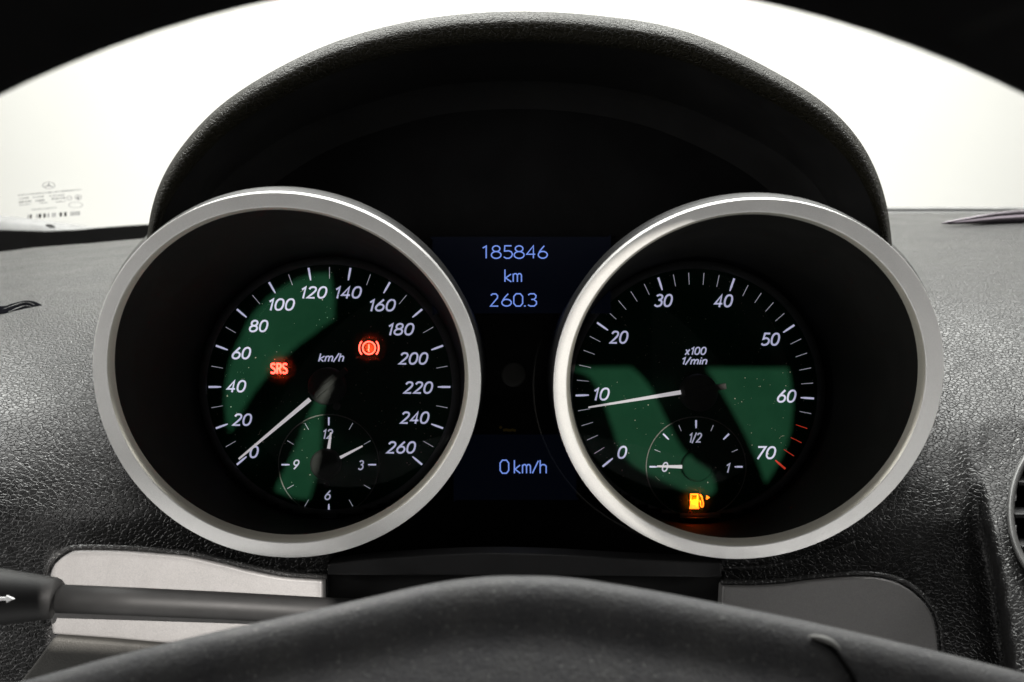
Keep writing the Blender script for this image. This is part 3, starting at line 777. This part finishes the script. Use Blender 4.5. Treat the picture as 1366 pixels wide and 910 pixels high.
# top shelf from the strip back to the panel
v, f = loft([[P(x, y - .4, .3535) for x, y in stp_t], [P(x, y - 3, .40) for x, y in stp_t], [P(x, y - 1, .414) for x, y in stp_t]], closed=False)
mesh('strip_shelf', v, f, M_panel, cs)
sh = thing('column_shroud', P(690, 930, .33), 'dark steering column shroud below the gauges, mostly hidden by the wheel hub', 'column shroud')
v, f = loft([[P(x, 762, .362) for x in range(425, 986, 20)], [P(x, 800, .366) for x in range(425, 986, 20)], [P(x, 960, .34) for x in range(425, 986, 20)], [P(x, 1100, .30) for x in range(425, 986, 20)]], closed=False)
o = mesh('shroud_wall', v, f, M_black, sh); mm_ = o.modifiers.new('solid', 'SOLIDIFY'); mm_.thickness = .003
low = [(71, 851), (150, 857), (226, 863), (330, 873), (430, 885), (430, 990), (-40, 990), (10, 930), (40, 893)]
slab(low, .3420, .006, M_shroud, 'lower_cover', sh, bev=.001)

# ------------------------------------------------------------------ dashboard skin
prof = [(1000, .354), (900, .3575), (800, .3590), (745, .3583), (700, .3575), (660, .3612), (620, .3690), (580, .3795), (540, .3935), (500, .4112), (460, .4335), (420, .466), (390, .505), (360, .565), (340, .625), (325, .69), (315, .77)]
prof = sorted(prof)
def y_far(x): return interp([(-500, 355), (0, 336), (48, 330), (121, 324.5), (193, 318), (420, 306), (960, 292), (1187, 284.5), (1366, 284.5), (1800, 286)], x)
def dash_pod(y): return sinterp(prof, 560) - 0.000275*(y - 560) + 0.00000030*max(0, y - 640)**2
def dash_depth(x, y):
    yf = y_far(x)
    yy = y if y > 480 else 480 - (480 - y)*165.0/(480 - yf)
    if y > 480: yy = y + (sstep(200, -60, x)*14 if x < 660 else 0)*sstep(480, 560, y)*sstep(800, 700, y)
    d = sinterp(prof, yy)
    if x < 660: d += 0.0030*math.sin(x*.021 + .6)*sstep(760, 640, y)*sstep(330, 470, y)
    # swelling that carries the vent on the right, with a valley before it
    if x > 1100:
        vx = interp([(440, 1390), (520, 1345), (570, 1306), (620, 1304), (700, 1312), (760, 1326), (900, 1346)], y)
        k = sstep(540, 720, y)
        pod = dash_pod(y)
        d += 0.0035*math.exp(-((x - vx + 12)/15.0)**2)*k
        if y > 560: d += (pod - d)*sstep(vx - 4, vx + 12, x)
    # leather tucks in behind the bezels
    return d
db = thing('dashboard', P(683, 1000, .36), 'black grained leather dashboard wrapped round both gauges, shining grey on top', 'dashboard')
hood_cut = catmull(hood_out, 4); hc = (690, 330)
hood_cut = [(hc[0] + (x - hc[0])*.965, hc[1] + (y - hc[1])*.95) for x, y in hood_cut]
bez = [g['outer_px'] for g in RINGS.values()]
bez = [[(sum(p[0] for p in b_)/len(b_) + (x - sum(p[0] for p in b_)/len(b_))*.985, sum(p[1] for p in b_)/len(b_) + (y - sum(p[1] for p in b_)/len(b_))*.985) for x, y in b_] for b_ in bez]
xs = [-480 + 6.0*i for i in range(380)]
rows_n = 118
v = []; f = []
for j in range(rows_n + 1):
    for x in xs:
        yf = y_far(x); t = j/rows_n
        y = yf + (960 - yf)*(t**1.25)
        v.append(P(x, y, dash_depth(x, y)))
nx_ = len(xs)
vent_c, vent_a, vent_b = (1424, 682), 76, 104
for j in range(rows_n):
    for i in range(nx_ - 1):
        q = (j*nx_ + i, (j+1)*nx_ + i, (j+1)*nx_ + i + 1, j*nx_ + i + 1)
        c = (v[q[0]] + v[q[2]])/2; x, y = to_px(c)
        if any(inside(b_, x, y) for b_ in bez) or inside(hood_cut, x, y): continue
        if 437 < x < 964 and y > 320: continue
        if 380 < x < 1000 and y < 738: continue
        if ((x - vent_c[0])/(vent_a - 4))**2 + ((y - vent_c[1])/(vent_b - 4))**2 < 1: continue
        f.append(q)
o = mesh('leather_skin', v, f, M_leather, db)
bm = bmesh.new(); bm.from_mesh(o.data); bmesh.ops.delete(bm, geom=[q for q in bm.verts if not q.link_faces], context='VERTS'); bm.to_mesh(o.data); bm.free()
# leather sleeve that carries the skin in behind each bezel
for g in RINGS.values():
    pts_ = ring_pts(g, 'O', -0.0006, 0.007); ok = []; far = []
    for p in pts_:
        x, y = to_px(p)
        o_ = not (inside(hood_cut, x, y) or 437 < x < 964 or (380 < x < 1000 and y < 738))
        ok.append(o_); mx_, my_ = (sum(q[0] for q in g['outer_px'])/NT, sum(q[1] for q in g['outer_px'])/NT)
        x, y = mx_ + (x - mx_)*1.035, my_ + (y - my_)*1.035
        dd_ = dash_depth(x, y) if o_ else .414
        far.append(P(x, y, max(dd_ + .003, p.y + .002)))
    v = pts_ + far; n = len(pts_)  # tucked behind the skin
    f = [(i, (i+1) % n, (i+1) % n + n, i + n) for i in range(n) if ok[i] and ok[(i+1) % n]]
    o = mesh('leather_sleeve', v, f, M_leather, db)
    bm = bmesh.new(); bm.from_mesh(o.data); bmesh.ops.delete(bm, geom=[q for q in bm.verts if not q.link_faces], context='VERTS'); bm.to_mesh(o.data); bm.free()
# rolled leather edge under the right bezel and round the trim plates
def bead(pts, rpx, mat=M_leather, off=0.0015):
    pts = catmull(pts, 6); pp = [P(x, y, min(dash_depth(x, y), .356) - off) for x, y in pts]
    v, f = tube(pp, rpx*.353/F, 8); return mesh('leather_piping', v, f, mat, db)
bead([(964, 757), (985, 757.5), (1010, 757), (1035, 753.5), (1065, 746), (1100, 736), (1140, 722)], 2.6)
bead([(437, 760), (400, 762), (350, 757), (300, 745), (262, 735)], 2.6)

# ------------------------------------------------------------------ binnacle hood
ho = thing('instrument_hood', P(690, 330, .40), 'black grained leather hood arching over both gauges against the white backdrop', 'hood')
HN = 150
def smooth(p, it):
    p = [tuple(q) for q in p]
    for _ in range(it):
        p = [p[0]] + [tuple((a + 2*b + c)/4 for a, b, c in zip(p[i-1], p[i], p[i+1])) for i in range(1, len(p)-1)] + [p[-1]]
    return p
hs = smooth(resample(catmull(hood_out, 8), HN), 26); hi = smooth(resample(catmull(hood_in, 8), HN), 26)
def hood_ring(k, d, blend):
    out = []
    for i in range(HN):
        a = hs[i]; b_ = hi[i]; p = hs[max(i-1, 0)]; q = hs[min(i+1, HN-1)]
        tx, ty = q[0]-p[0], q[1]-p[1]; l = math.hypot(tx, ty); nx, ny = -ty/l, tx/l    # inward
        k2 = k if d > .375 else k*(.22 + .78*max(0.0, ny)**.8)
        x, y = a[0] + nx*k2, a[1] + ny*k2
        out.append(P(x + (b_[0]-x)*blend, y + (b_[1]-y)*blend, d))
    return out
rings = [hood_ring(k, d, 0) for k, d in ((46, .60), (26, .50), (10, .42), (2.5, .390), (0.4, .380), (0, .374), (1, .3692), (3.5, .3648), (8, .3615), (14, .3595), (22, .3594), (30, .3608), (37, .3632), (41, .366))]
v, f = loft(rings, closed=False); o = mesh('hood_skin', v, f, M_hood, ho); fixn(o)
v, f = loft([hood_ring(41, .366, 0), hood_ring(42, .3688, .02), hood_ring(41, .380, .3), hood_ring(41, .393, .68), hood_ring(41, .402, .93), hood_ring(41, .4045, 1)], closed=False)
mesh('hood_underside', v, f, M_inner, ho)
# curved lining between the underside edge and the panel
def hin(k, d):
    c = (690, 420); return [P(c[0] + (x - c[0])*(1 - k), c[1] + (y - c[1])*(1 - k*1.0), d) for x, y in hi]
v, f = loft([hin(0, .4045), hin(.004, .4052), hin(.05, .4075), hin(.11, .4095), hin(.16, .4115), hin(.18, .4125)], closed=False)
mesh('hood_lining', v, f, M_inner, ho)

# ------------------------------------------------------------------ silver trim plates
lp = thing('trim_plate', P(240, 850, .345), 'bright satin silver trim plate behind the control stalk, left of the wheel hub', 'trim plate', 'silver trim plates beside the column')
poly = catmull([(65, 776), (68, 762), (75, 750.5), (90, 739), (106, 735), (161.5, 735.8), (207.7, 739), (250, 743.2), (300, 754), (325, 760.5), (375, 770.5), (430, 774.6)], 6) + \
       catmull([(430, 778), (430, 830), (428, 878)], 3) + [(224, 858.8), (147.7, 852), (69.5, 846.5), (66.5, 825)]
slab(poly, .3445, .007, M_trim, 'plate_face', lp, bev=.0009)
rp = thing('trim_plate', P(1110, 880, .345), 'dark shaded satin silver trim plate right of the wheel hub, under the rev counter', 'trim plate', 'silver trim plates beside the column')
poly = catmull([(964, 781.4), (1002, 782), (1043, 779.7), (1091, 773.6), (1145, 770.2), (1180, 773), (1207, 783), (1229, 800), (1243, 819), (1249.7, 843), (1252, 868), (1254, 930)], 6) + [(958, 930), (960, 850)]
slab(poly, .3445, .007, M_trim, 'plate_face', rp, bev=.0009)
for nm, pts in (('left', [(60, 800), (61, 768), (70, 746), (88, 733.5), (106, 730), (161, 730.6), (208, 733.8), (252, 738), (302, 748.8), (376, 765.5), (436, 769.4)]),
                ('right', [(962, 776.5), (1002, 777.2), (1043, 774.8), (1091, 768.6), (1145, 765.2), (1182, 768.4), (1210, 778.6), (1233, 796.6), (1247.5, 817), (1254.6, 842), (1257, 868), (1259, 930)])):
    pts = catmull(pts, 6); vv, ff = tube([P(x, y, .3465) for x, y in pts], 3.6*.3465/F, 8); mesh('leather_piping', vv, ff, M_leather, db)

# ------------------------------------------------------------------ control stalk
sk = thing('control_stalk', P(430, 812, .315), 'black control stalk with printed arrow crossing in front of the bright silver plate', 'stalk')
dS = .312
def stub(rows): # (px, ytop, ybot, depth)
    pts = [P(x, (a + b_)/2, d) for x, a, b_, d in rows]; rr = [(b_ - a)/2*d/F for x, a, b_, d in rows]
    return pts, rr
pts, rr = stub([(560, 803.5, 838, .345), (430, 797.5, 833, .330), (300, 790.2, 826, .318), (180, 784.5, 821, .312), (78, 780, 817.2, .308)])
v, f = tube(pts, rr, 28); fixn(mesh('stalk_shaft', v, f, M_stalk, sk))
pts, rr = stub([(77, 778.6, 818.4, .308), (75.5, 774, 822, .308), (72, 771, 824.5, .3078), (60, 769, 826.5, .3072), (0, 759.5, 833, .305), (-80, 748, 842, .302), (-200, 740, 846, .298), (-320, 742, 842, .296), (-360, 756, 828, .295)])
v, f = tube(pts, rr, 32); fixn(mesh('stalk_grip', v, f, M_stalk, sk))
ar = [(-8, 797.6), (7.6, 797.2), (8, 794.8), (18.5, 799.4), (8.6, 803.8), (8.2, 801.2), (-8, 801.8)]
v = [P(x, y, .3052 - .0089 + .0000) for x, y in ar]; n = len(v); v += [p + Vector((0, .0008, 0)) for p in v]
f = [tuple(range(n)), tuple(range(2*n-1, n-1, -1))] + [(i, i+n, (i+1) % n+n, (i+1) % n) for i in range(n)]
fixn(mesh('arrow_print', v, f, M_white, sk, smooth=False))

# ------------------------------------------------------------------ steering wheel
sw = thing('steering_wheel', P(684, 1321, .16), 'steering wheel seen close up, dark rim arching overhead and dusty grey hub below', 'steering wheel')
RC = P(684, 1576, .145); Rin = 1622*.145/F; r0 = .0165
v = []; f = []; A, B = 160, 24
for i in range(A):
    a = 2*math.pi*i/A; ca, sa = math.cos(a), math.sin(a)
    for j in range(B):
        b_ = 2*math.pi*j/B; rr = Rin + r0 + r0*math.cos(b_)
        v.append(RC + Vector((ca*rr, r0*1.15*math.sin(b_), sa*rr)))
for i in range(A):
    for j in range(B):
        f.append((i*B + j, ((i+1) % A)*B + j, ((i+1) % A)*B + (j+1) % B, i*B + (j+1) % B))
fixn(mesh('rim', v, f, M_rim, sw))
sil = [(-60, 945), (-20, 924), (30, 909), (92, 892), (138.5, 879), (207.7, 861.8), (300, 839.8), (380, 822.5), (430, 811), (490, 797.6), (555.7, 782.5), (600, 774.5), (643.5, 769.6), (687, 768), (753, 770), (819, 779), (907, 794.5), (980, 809), (1050, 823),
       (1104.7, 835), (1193.4, 855.5), (1275, 875), (1366, 898), (1420, 915), (1460, 940)]
HS = resample(catmull(sil, 6), 140)
def hub_ring(k, d, sx=1.0):  # k pixels below the silhouette (photo scale at that distance)
    return [P(690 + (x - 690)*sx, y + k, d) for x, y in HS]
hub_prof = [(70, .250), (30, .232), (8, .2225), (1, .2175), (0, .2152), (1.5, .2130), (6, .2113), (14, .2100), (26, .2088), (40, .2080), (58, .2076), (72, .2073), (88, .2062), (106, .2044), (130, .2018), (165, .199), (230, .194), (330, .1895), (430, .189), (470, .195), (490, .21)]
v, f = loft([hub_ring(k, d) for k, d in hub_prof], closed=False); fixn(mesh('airbag_cover', v, f, M_airbag, sw))
def hubd(x, y):
    ys = interp([(p[0], p[1]) for p in HS], x); k = y - ys
    tab = hub_prof[4:]; return sinterp(tab, k)
sm = catmull([(1083, 851), (1098, 857), (1112, 868), (1124, 883), (1135, 900), (1142, 920), (1146, 960)], 6)
v, f = tube([P(x, y, hubd(x, y) - .0001) for x, y in sm], [3.4*.2/F*(1 if i > 4 else .35 + .13*i) for i in range(len(sm))], 10); mesh('cover_seam', v, f, M_rim, sw)
sm2 = catmull([(1078, 849), (1094, 851), (1110, 857.5), (1122, 867)], 6)
v, f = tube([P(x, y, hubd(x, y) - .0006) for x, y in sm2], [4.5*.2/F*math.sin(math.pi*(i + .8)/(len(sm2) + .6)) for i in range(len(sm2))], 10); mesh('seam_highlight', v, f, plastic('highlight_grey', (.12, .12, .115), .8, .2), sw)  # pale tube: the seam's highlight put into its colour
for s in (-1, 1):
    z0 = 1250
    pts = [P(690 + s*520, z0, .196), P(690 + s*900, z0 - 20, .185), P(690 + s*1350, z0 + 60, .155), P(690 + s*1680, z0 + 120, .145)]
    v, f = tube(pts, [.018, .015, .014, .014], 16); fixn(mesh('spoke', v, f, M_rim, sw))

# ------------------------------------------------------------------ air vent at the right edge
av = thing('air_vent', P(1424, 790, .345), 'round air vent with dark slats cut by the right edge of the frame', 'air vent')
def vent_pt(a, s=1.0, dd=0.0, d0=None):
    x = vent_c[0] + vent_a*s*math.cos(a); y = vent_c[1] - vent_b*s*math.sin(a)
    return P(x, y, dash_pod(y) - .0035 + dd)
rings = []
for s, dd in ((1.09, .012), (1.06, .001), (1.03, -.0012), (.99, -.0012), (.955, .0004), (.94, .004), (.92, .03)):
    rings.append([vent_pt(2*math.pi*i/64, s, dd) for i in range(64)])
v, f = loft(rings); fixn(mesh('vent_ring', v, f, plastic('vent_trim', (.09, .09, .088), .45, .4), av))
v = [vent_pt(2*math.pi*i/64, .95, .03) for i in range(64)]; mesh('vent_back', v, [tuple(range(64))], M_slot, av)
for y in (602, 645, 688, 731, 772):
    h = math.sqrt(max(0, 1 - ((y - vent_c[1])/(vent_b*.94))**2))*vent_a*.94
    a_, b_ = P(vent_c[0]-h, y, dash_pod(y) + .001), P(vent_c[0]+h, y, dash_pod(y) + .001)
    sec = [(0, .0011), (-.0008, .0006), (-.0008, -.0006), (0, -.0012), (.012, -.0002), (.012, .0012)]
    rg_ = [[p + Vector((0, s_[0], s_[1])) for s_ in sec] for p in (a_, a_.lerp(b_, .5), b_)]
    v, f = loft(rg_); f += [tuple(range(6)), tuple(range(17, 11, -1))]
    fixn(mesh('slat', v, f, M_strip, av, smooth=False))

# ------------------------------------------------------------------ small things on the dashboard top
ds = thing('dash_slot', P(20, 408, dash_depth(20, 408)), 'small dark curved slot in the dashboard top at the left edge', 'slot')
def lens(up, dn, lift=.0006):
    up = catmull(up, 5); dn = catmull(dn, 5); pl = up + dn[::-1]
    fr = [P(x, y, dash_depth(x, y) - lift) for x, y in pl]; n = len(fr)
    bk = [p + Vector((0, .002, -.001)) for p in fr]
    return fr + bk, [tuple(range(n)), tuple(range(2*n-1, n-1, -1))] + [(i, i+n, (i+1) % n+n, (i+1) % n) for i in range(n)]
v, f = lens([(-60, 408), (0, 408.5), (14, 405.6), (26, 402.4), (36, 401), (46, 402.2), (55, 406.4)], [(-60, 424), (0, 419), (14, 415.6), (28, 412.6), (40, 410), (49, 408.2), (55.5, 407.4)]); fixn(mesh('slot_mouth', v, f, M_slot, ds, smooth=False))
for pts in ([(4, 412.5), (16, 408.6), (28, 404.8), (38, 404), (47, 407.5)], [(10, 417), (22, 412), (34, 408.4), (42, 409.6)]):
    pts = catmull(pts, 5); v, f = tube([P(x, y, dash_depth(x, y) - .0008) for x, y in pts], [(.4 + 1.0*math.sin(math.pi*i/(len(pts)-1)))*.43/F for i in range(len(pts))], 8)
    mesh('slot_rib', v, f, M_leather, ds)
pt = thing('gloss_trim', P(1330, 296, .80), 'glossy plum-tinted trim sliver lying along the windscreen edge at right', 'trim')
rows_ = [(1256, 298.2, .5), (1266, 297.2, 1.8), (1280, 295.6, 2.8), (1300, 293.4, 4.2), (1325, 290.6, 5.6), (1350, 289.0, 6.4), (1380, 287.6, 7.0), (1440, 286.4, 7.4), (1560, 286, 7)]
dg_ = [dash_depth(x, y + r*.9) - .012 for x, y, r in rows_]
pts = [P(x, y, d) for (x, y, r), d in zip(rows_, dg_)]; v, f = tube(pts, [1.35*r*d/F for (x, y, r), d in zip(rows_, dg_)], 16); fixn(mesh('trim_body', v, f, M_plum, pt))

# ------------------------------------------------------------------ flags added to cut the beam lamps' light into patches
FY = -0.34
def flag_pt(X): 
    t = (FY - BEAM.y)/(X.y - BEAM.y); return BEAM + (X - BEAM)*t
Lg, Rg = RINGS['L'], RINGS['R']
holes = []
A_ = [(434.9, 364.6), (441, 364), (447, 403), (446, 425.6), (430, 436.5), (414.5, 448), (398, 460), (382, 474), (361, 496), (341, 521), (323, 549), (306.8, 579), (303, 570), (300.7, 557.7), (299, 540), (299.4, 525), (301, 506), (304.7, 488.6), (310, 472), (317, 456), (326, 437), (337, 419.5), (352, 402), (370, 387), (385, 378), (402, 370.7), (418, 366)]
B_ = [(447, 502), (444, 516), (438, 532), (430, 548), (430, 580), (427, 610), (421, 640), (413, 668), (390, 664), (366, 655), (372, 640), (392, 600), (408, 560), (418, 540), (432, 516)]
C_ = [(762, 490.6), (841.5, 489.4), (856, 502), (868, 517), (884, 549.6), (900.5, 582), (911, 600), (925, 614.7), (949, 631), (953, 641), (955, 655), (945, 663), (912.7, 655), (868, 635), (843.5, 620.8), (831, 607), (823, 590), (807, 541.5), (798, 520), (788.6, 505), (779, 499), (766, 494.7)]
D_ = [(941, 490.6), (1051, 490.6), (1055, 509), (1058, 541.5), (1055, 574), (1050, 593), (1042.8, 610.6), (1033, 628), (1021.7, 645), (1010, 614.7), (995, 582), (977.7, 549.6), (965, 527), (953, 509)]
for pl in (A_, B_, C_, D_): holes.append([flag_pt(P(x, y, DD)) for x, y in pl])
# light that falls on the near half of the right bezel
n_, u_, w_ = frame(Rg)
arc = []
for t in range(70, 262, 6): arc.append(Rg['C'] + (u_*math.cos(R(t)) + w_*math.sin(R(t)))*(rad(Rg['O'], R(t)) - .0006 - .0062*(1 - sstep(70, 150, t)) ))
for t in range(258, 69, -6): arc.append(Rg['C'] + (u_*math.cos(R(t)) + w_*math.sin(R(t)))*(rad(Rg['I'], R(t)) - .0006 + .0058*sstep(215, 262, t)))
holes.append([flag_pt(p) for p in arc])

def make_flag(holes, x0, x1, z0, z1, y, label):
    cu = bpy.data.curves.new('added_flag', 'CURVE'); cu.dimensions = '2D'; cu.fill_mode = 'BOTH'; cu.extrude = .0008
    for h in [[(x0, 0, z0), (x1, 0, z0), (x1, 0, z1), (x0, 0, z1)]] + holes:
        s_ = cu.splines.new('POLY'); s_.points.add(len(h) - 1); s_.use_cyclic_u = True
        for q, p in zip(s_.points, h): q.co = (p[0], p[2], 0, 1)
    tmp = bpy.data.objects.new('added_flag', cu); COL.objects.link(tmp)
    dg = bpy.context.evaluated_depsgraph_get(); dg.update()
    me = bpy.data.meshes.new_from_object(tmp.evaluated_get(dg)); bpy.data.objects.remove(tmp); bpy.data.curves.remove(cu)
    me.transform(Matrix.Rotation(R(90), 4, 'X')); me.transform(Matrix.Translation((0, y, 0))); me.materials.clear()
    tag(link('added_flag', me, None, M_flag), label, 'added light flag')
fc = flag_pt(P(683, 540, .4))
make_flag(holes, fc.x - .12, fc.x + .12, fc.z - .13, .122, FY, 'large black flag added out of view behind the camera, several openings cut to shape light')
FY2 = -0.30
def flag2(X):
    t = (FY2 - BEAM2.y)/(X.y - BEAM2.y); return BEAM2 + (X - BEAM2)*t
h2 = [flag2(P(x, y, .3445)) for x, y in [(62, 732), (160, 732), (250, 739), (330, 758), (432, 771), (433, 820), (330, 845), (250, 862), (180, 868), (64, 864)]]
c2 = flag2(P(240, 800, .3445))
make_flag([h2], c2.x - .11, c2.x + .11, c2.z - .035, c2.z + .09, FY2, 'small black flag added out of view behind the camera, one slanted opening cut to shape light')
